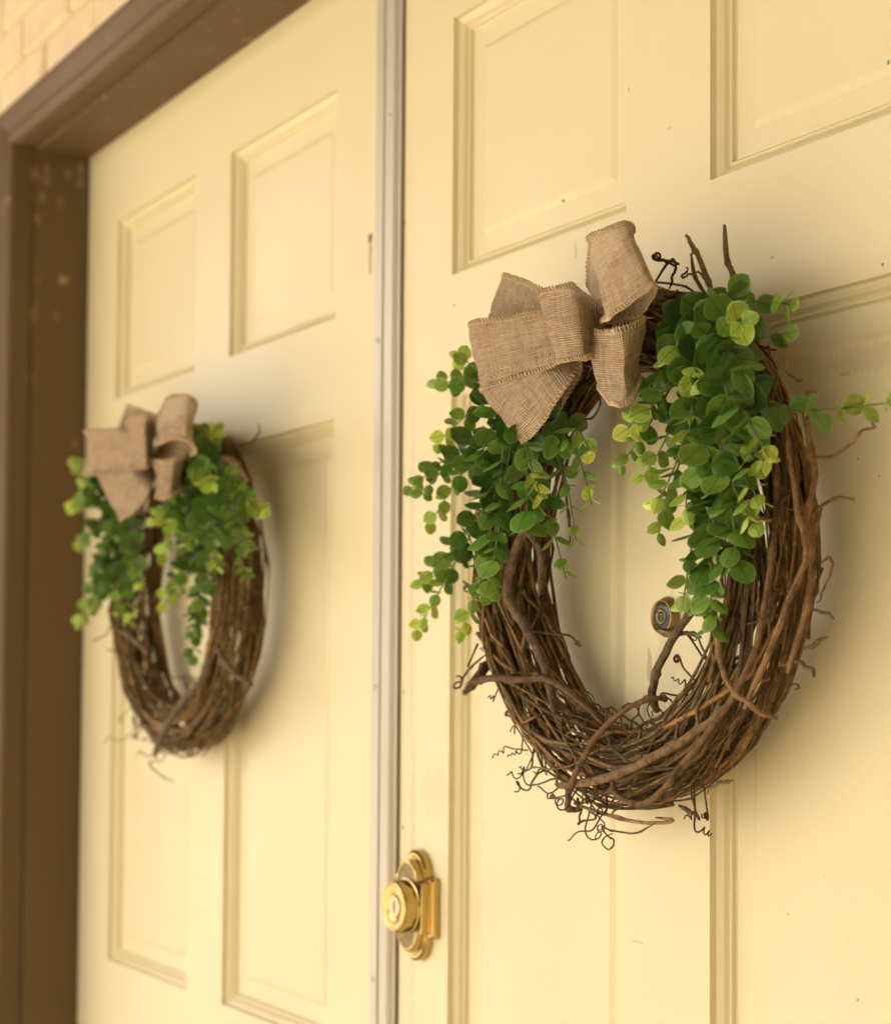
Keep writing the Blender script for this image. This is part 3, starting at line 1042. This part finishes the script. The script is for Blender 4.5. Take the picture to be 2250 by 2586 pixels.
# right hand side
twig_px(wr, [(2048, 1155, -.050), (2105, 1152, -.048), (2150, 1120, -.05), (2175, 1088, -.052), (2207, 1080, -.054), (2200, 1068, -.055)], .0013, r, col=RED, wob=.0003)
twig_px(wr, [(2040, 1300, -.050), (2095, 1266, -.046), (2120, 1256, -.05), (2157, 1262, -.052)], .0014, r, col=RED, wob=.0003)
twig_px(wr, [(2050, 1540, -.045), (2080, 1545, -.046), (2106, 1565, -.048)], .0013, r, col=RED)
twig_px(wr, [(2030, 1640, -.045), (2060, 1625, -.046), (2092, 1610, -.05)], .0020, r, col=GREY)
twig_px(wr, [(1970, 1680, -.055), (2020, 1675, -.055), (2045, 1690, -.054), (2060, 1708, -.052)], .0017, r, col=GREY)
twig_px(wr, [(1990, 1745, -.045), (2005, 1725, -.046), (2018, 1738, -.047), (2005, 1740, -.048)], .0009, r, 'tendril', col=RED)
twig_px(wr, [(2075, 1420, -.045), (2100, 1410, -.046), (2090, 1470, -.046), (2060, 1520, -.045)], .0011, r, 'tendril', col=RED)
twig_px(wr, [(1985, 870, -.05), (1980, 930, -.052), (2010, 955, -.052), (2028, 962, -.053)], .0012, r, 'tendril', col=RED)
twig_px(wr, [(2040, 1060, -.05), (2035, 1000, -.048), (2055, 990, -.048), (2060, 1005, -.05)], .0012, r, 'tendril', col=RED)
# bottom
twig_px(wr, [(1450, 2030, -.050), (1540, 2060, -.056), (1650, 2080, -.058), (1700, 2072, -.058), (1655, 2065, -.059)], .0017, r, col=RED, wob=.0003)
twig_px(wr, [(1651, 2082, -.058), (1600, 2105, -.058), (1545, 2098, -.059), (1520, 2088, -.06), (1532, 2110, -.061), (1550, 2125, -.062), (1538, 2146, -.062), (1520, 2130, -.062), (1530, 2112, -.063), (1548, 2106, -.063)], .0008, r, 'tendril', col=(0.13, 0.085, 0.035), wob=.0002)
twig_px(wr, [(1470, 2045, -.05), (1458, 2080, -.055), (1478, 2072, -.056), (1500, 2070, -.056), (1505, 2058, -.055), (1485, 2050, -.05)], .0010, r, 'tendril', col=(.13, .070, .028))
twig_px(wr, [(1715, 2035, -.045), (1740, 2052, -.048), (1760, 2065, -.05)], .0020, r, col=GREY)
twig_px(wr, [(1790, 1990, -.045), (1830, 1978, -.045), (1852, 1972, -.045)], .0016, r, col=GREY)
# left side
twig_px(wr, [(1225, 1655, -.05), (1195, 1680, -.056), (1170, 1712, -.06), (1162, 1735, -.062), (1146, 1738, -.064), (1150, 1725, -.065), (1168, 1722, -.066), (1160, 1708, -.067), (1152, 1712, -.068)], .0011, r, 'tendril', col=(.13, .070, .028), wob=.0002)
twig_px(wr, [(1345, 1595, -.06), (1400, 1602, -.06), (1440, 1605, -.06), (1455, 1625, -.061), (1465, 1632, -.062), (1460, 1620, -.063), (1450, 1628, -.064)], .0011, r, 'tendril', col=(.13, .070, .028), wob=.0002)
twig_px(wr, [(1395, 1590, -.06), (1412, 1605, -.06), (1432, 1645, -.06), (1415, 1675, -.058)], .0009, r, 'tendril', col=(.13, .070, .028))
twig_px(wr, [(1420, 1120, -.055), (1440, 1055, -.06), (1475, 1060, -.06), (1500, 1050, -.06), (1515, 1020, -.06), (1512, 990, -.055)], .0011, r, 'tendril', col=(.13, .070, .028))
twig_px(wr, [(1400, 1130, -.056), (1420, 1200, -.06), (1435, 1300, -.06), (1440, 1375, -.06)], .0014, r, col=RED, wob=.0003)
def tendrils(root, ringf, r, count):
    for k in range(count):
        zone = k % 4
        if zone == 0:                                  # inside, along the bottom
            th, sgn = math.radians(r.uniform(225, 325)), -1
        elif zone == 1:                                # outside, lower left
            th, sgn = math.radians(r.uniform(185, 265)), 1
        elif zone == 2:                                # outside, right
            th, sgn = math.radians(r.uniform(-70, 45)), 1
        else:                                          # across the face
            th, sgn = math.radians(r.uniform(190, 390)), r.choice((-1, 1)) * r.uniform(.1, .8)
        p = ringf(th, 0.026 * sgn, r.uniform(-.022, .004) if zone < 3 else -.028)
        radial = Vector((math.cos(th), 0, math.sin(th)))
        tang = Vector((-math.sin(th), 0, math.cos(th)))
        d = radial * (1 if sgn > 0 else -1) * r.uniform(.4, 1) + tang * r.uniform(-1, 1) + Vector((0, r.uniform(-.5, .1), 0))
        curl(root, p, d, r, r.uniform(.030, .075), r.uniform(.0006, .0010), 1.0)
tendrils(wr, ringpt, r, 72)
for k in range(64):                                    # cut stubs and broken side shoots
    th = math.radians(r.uniform(150, 400))
    p = ringpt(th, r.uniform(-.026, .030), r.uniform(-.029, -.012))
    tn = Vector((-math.sin(th), 0, math.cos(th))) * r.choice((-1, 1))
    d = (tn * r.uniform(.3, 1) + Vector((math.cos(th), 0, math.sin(th))) * r.uniform(.3, 1) + Vector((0, r.uniform(-.5, .1), 0))).normalized()
    ln = r.uniform(.008, .022)
    vine_obj('twig', [p, p + d * ln * .55 + Vector((0, 0, r.uniform(-.001, .001))), p + d * ln], [e_ * r.uniform(.5, 1) for e_ in (.0017, .0013, .0016)], wr, r, 6)

# greenery, left bunch
O1 = (1310, 985, -.064)
def LB(px, py, y, s0=.023, s1=.0115, via=None, o=O1, **kw):
    P = [o, via or ((o[0] + px) / 2 - 12, (o[1] + py) / 2 - 18, (o[2] + y) / 2 - .012), (px, py, y)]
    sprig_px(wr, P, r, s0, s1, **kw)
LB(1106, 965, -.060, .021, .010, o=(1290, 1010, -.06), light=.5)
LB(1160, 900, -.058, .018, .010, o=(1270, 1000, -.06))
LB(1105, 1120, -.075, .022, .012)
LB(1040, 1232, -.078, .020, .011, light=.1, o=(1290, 1080, -.07))
LB(1060, 1255, -.082, .019, .011, light=.1, o=(1250, 1110, -.075))
LB(1082, 1330, -.078, .021, .011, o=(1300, 1060, -.072))
LB(1062, 1480, -.070, .023, .013, via=(1170, 1350, -.078), o=(1290, 1120, -.07), light=.45)
LB(1054, 1592, -.066, .022, .011, via=(1150, 1420, -.075), o=(1270, 1200, -.07))
LB(1168, 1590, -.070, .022, .011, via=(1235, 1400, -.078), o=(1300, 1150, -.07))
LB(1235, 1500, -.076, .023, .013, via=(1260, 1330, -.084), light=.3)
LB(1365, 1255, -.096, .022, .013, via=(1330, 1130, -.098))
LB(1330, 1330, -.086, .025, .019, light=0.0, via=(1330, 1170, -.088))
LB(1495, 1275, -.066, .017, .010, via=(1450, 1130, -.07), o=(1370, 1060, -.062))
LB(1495, 1150, -.068, .018, .011, via=(1440, 1060, -.072), o=(1360, 1040, -.062))
LB(1455, 1365, -.066, .018, .010, via=(1425, 1200, -.07), o=(1370, 1080, -.062), light=.3)
LB(1430, 1462, -.062, .021, .012, via=(1385, 1290, -.072), o=(1345, 1120, -.066), light=.3)
LB(1210, 1180, -.084, .024, .017, light=0.0)
LB(1260, 1290, -.084, .024, .018, light=0.0)
LB(1235, 1400, -.080, .024, .018, light=0.0, o=(1290, 1120, -.07))
LB(1420, 1120, -.078, .023, .016, light=.2, o=(1340, 1040, -.066))
# right bunch
O2 = (1740, 800, -.060)
def RBn(px, py, y, s0=.024, s1=.012, via=None, o=O2, **kw):
    P = [o, via or ((o[0] + px) / 2 + 5, (o[1] + py) / 2 - 18, (o[2] + y) / 2 - .014), (px, py, y)]
    sprig_px(wr, P, r, s0, s1, **kw)
RBn(1995, 768, -.052, .021, .011, light=.45, o=(1800, 790, -.056))
RBn(2000, 842, -.050, .020, .011, light=.35, o=(1840, 900, -.056))
RBn(2238, 1018, -.050, .0215, .0125, via=(2020, 1035, -.058), o=(1860, 990, -.060), gap0=.024, gap1=.015, light=.75)
RBn(1878, 818, -.094, .026, .013, via=(1830, 800, -.084), o=(1780, 800, -.06), light=.7)
RBn(1750, 970, -.098, .024, .012, via=(1735, 930, -.088), o=(1720, 850, -.062), light=.9)
RBn(1702, 898, -.090, .024, .015, light=.35, o=(1720, 850, -.062))
RBn(1556, 978, -.086, .019, .010, via=(1650, 965, -.088), o=(1720, 880, -.066), light=.25)
RBn(1586, 1085, -.084, .020, .013, via=(1660, 1010, -.090), light=1.0, o=(1730, 880, -.066))
RBn(1620, 1060, -.090, .020, .013, via=(1680, 980, -.092), light=1.0, o=(1740, 880, -.066))
RBn(1565, 1178, -.076, .018, .010, via=(1640, 1070, -.084), o=(1720, 930, -.066), light=.2)
RBn(1618, 1212, -.076, .020, .011, via=(1680, 1110, -.086), o=(1750, 930, -.066))
RBn(1652, 1285, -.076, .020, .011, via=(1710, 1160, -.088), o=(1760, 960, -.066))
RBn(1660, 1360, -.068, .018, .010, via=(1700, 1220, -.082), o=(1760, 1020, -.066), light=.4)
RBn(1730, 1325, -.084, .022, .012, via=(1740, 1180, -.094), o=(1770, 960, -.066))
RBn(1740, 1100, -.100, .023, .014, via=(1750, 1010, -.096), o=(1770, 880, -.066), light=.8)
RBn(1945, 1160, -.092, .024, .011, via=(1880, 1040, -.094), o=(1830, 920, -.068), light=.8)
RBn(1910, 1170, -.086, .025, .014, via=(1860, 1060, -.092), o=(1810, 940, -.068), light=.6)
RBn(1920, 1268, -.084, .025, .013, via=(1860, 1160, -.094), o=(1810, 980, -.068), light=.7)
RBn(1908, 1330, -.082, .024, .013, via=(1850, 1220, -.092), o=(1800, 1020, -.068), light=.85)
RBn(1723, 1540, -.066, .021, .011, via=(1745, 1390, -.080), o=(1790, 1150, -.07), light=.7)
RBn(1800, 1590, -.076, .024, .014, via=(1795, 1440, -.088), o=(1810, 1180, -.07), light=.12)
RBn(1780, 1530, -.074, .024, .014, via=(1790, 1400, -.086), o=(1800, 1160, -.07), light=.15)
RBn(1860, 1440, -.078, .026, .019, via=(1850, 1300, -.088), o=(1820, 1100, -.07), light=0.0)
RBn(1820, 1420, -.082, .026, .019, via=(1800, 1290, -.090), o=(1800, 1080, -.07), light=0.0)
RBn(1870, 920, -.088, .027, .020, via=(1830, 850, -.084), o=(1780, 790, -.062), light=0.0)
RBn(1810, 890, -.092, .027, .021, via=(1780, 840, -.086), o=(1740, 780, -.062), light=0.0)
RBn(1850, 1060, -.092, .027, .021, via=(1830, 960, -.092), o=(1790, 860, -.066), light=.15)
RBn(1770, 1200, -.090, .026, .018, via=(1780, 1090, -.096), o=(1780, 920, -.066), light=.1)
RBn(1830, 1250, -.088, .026, .018, via=(1820, 1130, -.094), o=(1800, 960, -.066), light=.1)
RBn(1850, 740, -.070, .024, .015, via=(1800, 770, -.07), o=(1730, 820, -.062), light=.2)

finish_leaves(wr)

bow = empty('bow', (0.0, 0.0, 0.0))
bow.parent = wr
BOW_ORG = Vector((0.470, -0.08, 1.545))
bow.location = BOW_ORG - wr.location
LOOPS = {
 'E': [((900, 750), (850, 1000), -.066), ((640, 640), (560, 900), -.066), ((413, 508), (318, 850), -.071), ((520, 535), (430, 870), -.083), ((720, 612), (660, 900), -.086), ((950, 800), (900, 1000), -.080)],
 'D': [((850, 950), (1010, 1170), -.085), ((650, 1080), (880, 1420), -.105), ((400, 1240), (690, 1675), -.108), ((250, 1395), (578, 1800), -.092), ((430, 1310), (800, 1640), -.072), ((680, 1110), (985, 1320), -.068), ((850, 980), (1005, 1190), -.070)],
 'C': [((900, 850), (950, 1200), -.074), ((500, 850), (560, 1290), -.074), ((172, 885), (255, 1397), -.090), ((230, 855), (305, 1374), -.104), ((480, 825), (560, 1290), -.112), ((720, 790), (825, 1205), -.108), ((1000, 850), (1000, 1100), -.090)],
 'B': [((1080, 720), (1085, 1110), -.080), ((850, 660), (900, 1140), -.085), ((690, 660), (808, 1192), -.105), ((712, 622), (845, 1180), -.121), ((850, 592), (950, 1160), -.126), ((962, 570), (1062, 1150), -.120), ((1085, 680), (1120, 1130), -.104), ((1200, 800), (1160, 1080), -.088)],
 'F': [((1190, 900), (1140, 1380), -.085, -.085, -18), ((1125, 922), (1205, 1490), -.100, -.100, -33), ((1210, 935), (1270, 1499), -.117, -.117, -10), ((1325, 912), (1350, 1505), -.121), ((1478, 842), (1450, 1330), -.098), ((1440, 840), (1420, 1290), -.078), ((1250, 890), (1230, 1330), -.072)],
 'A': [((1075, 600), (1150, 900), -.085), ((1036, 340), (1183, 868), -.105), ((1062, 232), (1235, 848), -.126), ((1200, 158), (1400, 702), -.142), ((1340, 104), (1560, 585), -.136), ((1425, 165), (1593, 630), -.114), ((1350, 250), (1480, 818), -.090), ((1150, 560), (1205, 888), -.080)],
}
for i, k in enumerate('EDCBFA'):
    ribbon_loop(bow, BOW_ORG, LOOPS[k], c1, i + 1)

# ------------------------------------------------------------------ wreath on the left door
def c7(x, y):
    return (150 + x * .5098, 950 + y * .5098)
wl = empty('grapevine_wreath', (-0.457, -0.005, 1.384))
tag(wl, 'grapevine wreath with burlap bow and leafy sprigs on the door beside the brown frame', 'wreath', 'wreaths on the double doors')
ringl, r = wreath_vines(wl, -0.451, 1.384, WR - .003, 29, 12, 76, 80, 24)
twig_px(wl, [(*c7(320, 1265), -.066), (*c7(400, 1330), -.074), (*c7(450, 1390), -.07)], .0045, r, col=(0.13, 0.085, 0.048))
twig_px(wl, [(*c7(470, 1880), -.06), (*c7(530, 1740), -.074), (*c7(620, 1600), -.076), (*c7(720, 1500), -.07), (*c7(770, 1360), -.06)], .0045, r, col=GREY)
twig_px(wl, [(*c7(780, 1340), -.066), (*c7(840, 1440), -.076), (*c7(960, 1530), -.066)], .0042, r, col=GREY)
twig_px(wl, [(*c7(800, 400), -.066), (*c7(870, 430), -.07), (*c7(940, 520), -.066)], .0045, r, col=RED)
twig_px(wl, [(*c7(480, 1900), -.05), (*c7(450, 1930), -.05), (*c7(520, 1990), -.05), (*c7(570, 2010), -.05)], .0012, r, 'tendril')
twig_px(wl, [(*c7(890, 350), -.04), (*c7(960, 310), -.04), (*c7(995, 270), -.045), (*c7(985, 235), -.045)], .0012, r, 'tendril')
tendrils(wl, ringl, r, 40)
def SL(o, tip, y, s0=.023, s1=.012, oy=-.062, mid=None, **kw):
    mm = mid or ((o[0] + tip[0]) / 2, (o[1] + tip[1]) / 2 - 25)
    sprig_px(wl, [(*c7(*o), oy), (*c7(*mm), (oy + y) / 2 - .012), (*c7(*tip), y)], r, s0, s1, **kw)
for tip, y, o_, lt in [((85, 440), -.06, (240, 520), .6), ((60, 650), -.066, (250, 600), 1), ((120, 520), -.06, (250, 580), 1), ((100, 840), -.07, (280, 680), .5), ((180, 960), -.072, (300, 720), .0),
                       ((150, 1040), -.07, (300, 800), .2), ((100, 1225), -.066, (300, 900), .9), ((170, 1150), -.066, (310, 900), .4), ((400, 1060), -.08, (340, 780), 1), ((350, 1225), -.074, (340, 900), 1),
                       ((300, 1180), -.07, (320, 900), .5), ((230, 860), -.08, (300, 680), 0), ((330, 880), -.082, (330, 700), 0), ((370, 960), -.08, (340, 720), .3), ((260, 780), -.08, (300, 660), 0)]:
    SL(o_, tip, y, light=lt)
for tip, y, o_, lt in [((765, 270), -.086, (700, 380), 1), ((690, 290), -.08, (700, 380), .8), ((750, 540), -.098, (700, 440), 1), ((680, 500), -.092, (700, 420), .8), ((900, 540), -.07, (740, 480), .7),
                       ((1010, 680), -.06, (800, 560), .9), ((950, 620), -.066, (780, 540), .8), ((950, 860), -.074, (800, 620), .2), ((930, 1000), -.07, (820, 700), .2), ((470, 710), -.08, (640, 560), 1),
                       ((560, 600), -.09, (660, 520), .9), ((510, 880), -.074, (640, 640), 1), ((560, 760), -.086, (660, 600), 1), ((600, 960), -.08, (680, 700), .9), ((580, 1100), -.074, (680, 800), .9),
                       ((520, 1140), -.068, (660, 860), .9), ((690, 1170), -.072, (720, 860), .1), ((665, 1300), -.06, (710, 960), .0), ((660, 1385), -.055, (690, 1100), .0), ((780, 950), -.09, (740, 700), .8),
                       ((700, 820), -.094, (710, 620), .2), ((640, 820), -.09, (690, 620), .5), ((760, 800), -.094, (730, 600), .1), ((740, 1060), -.08, (730, 800), .0), ((870, 740), -.084, (770, 560), .1)]:
    SL(o_, tip, y, light=lt)
finish_leaves(wl)
bowl = empty('bow', (0, 0, 0))
bowl.parent = wl
BL_ORG = Vector((-0.44, -0.08, 1.545))
bowl.location = BL_ORG - wl.location
LOOPS2 = {
 'E': [((460, 240), (440, 380), -.066), ((340, 143), (283, 272), -.075), ((370, 150), (322, 290), -.090), ((460, 190), (430, 330), -.092), ((480, 280), (460, 380), -.080)],
 'D': [((420, 400), (450, 480), -.085), ((300, 430), (445, 580), -.105), ((230, 460), (375, 665), -.106), ((193, 488), (298, 724), -.092), ((260, 480), (395, 672), -.072), ((330, 440), (455, 570), -.069), ((420, 400), (450, 480), -.07)],
 'C': [((450, 300), (450, 420), -.074), ((280, 290), (280, 470), -.074), ((134, 268), (127, 488), -.090), ((165, 262), (165, 492), -.105), ((300, 265), (335, 472), -.110), ((470, 320), (460, 430), -.090)],
 'B': [((460, 240), (450, 440), -.076), ((332, 215), (327, 455), -.100), ((360, 195), (360, 460), -.117), ((432, 185), (432, 455), -.118), ((478, 280), (457, 430), -.090)],
 'F': [((465, 400), (480, 560), -.085), ((455, 410), (490, 600), -.100), ((500, 415), (512, 612), -.114), ((560, 410), (552, 600), -.114), ((628, 395), (602, 560), -.092), ((540, 390), (540, 560), -.072)],
 'A': [((480, 250), (480, 380), -.080), ((477, 190), (482, 347), -.105), ((530, 110), (510, 332), -.126), ((600, 90), (570, 312), -.137), ((657, 110), (652, 332), -.126), ((674, 190), (664, 382), -.102), ((600, 200), (580, 407), -.086), ((500, 250), (485, 392), -.080)],
}
for i, k in enumerate('EDCBFA'):
    ribbon_loop(bowl, BL_ORG, LOOPS2[k], c7, i + 11)
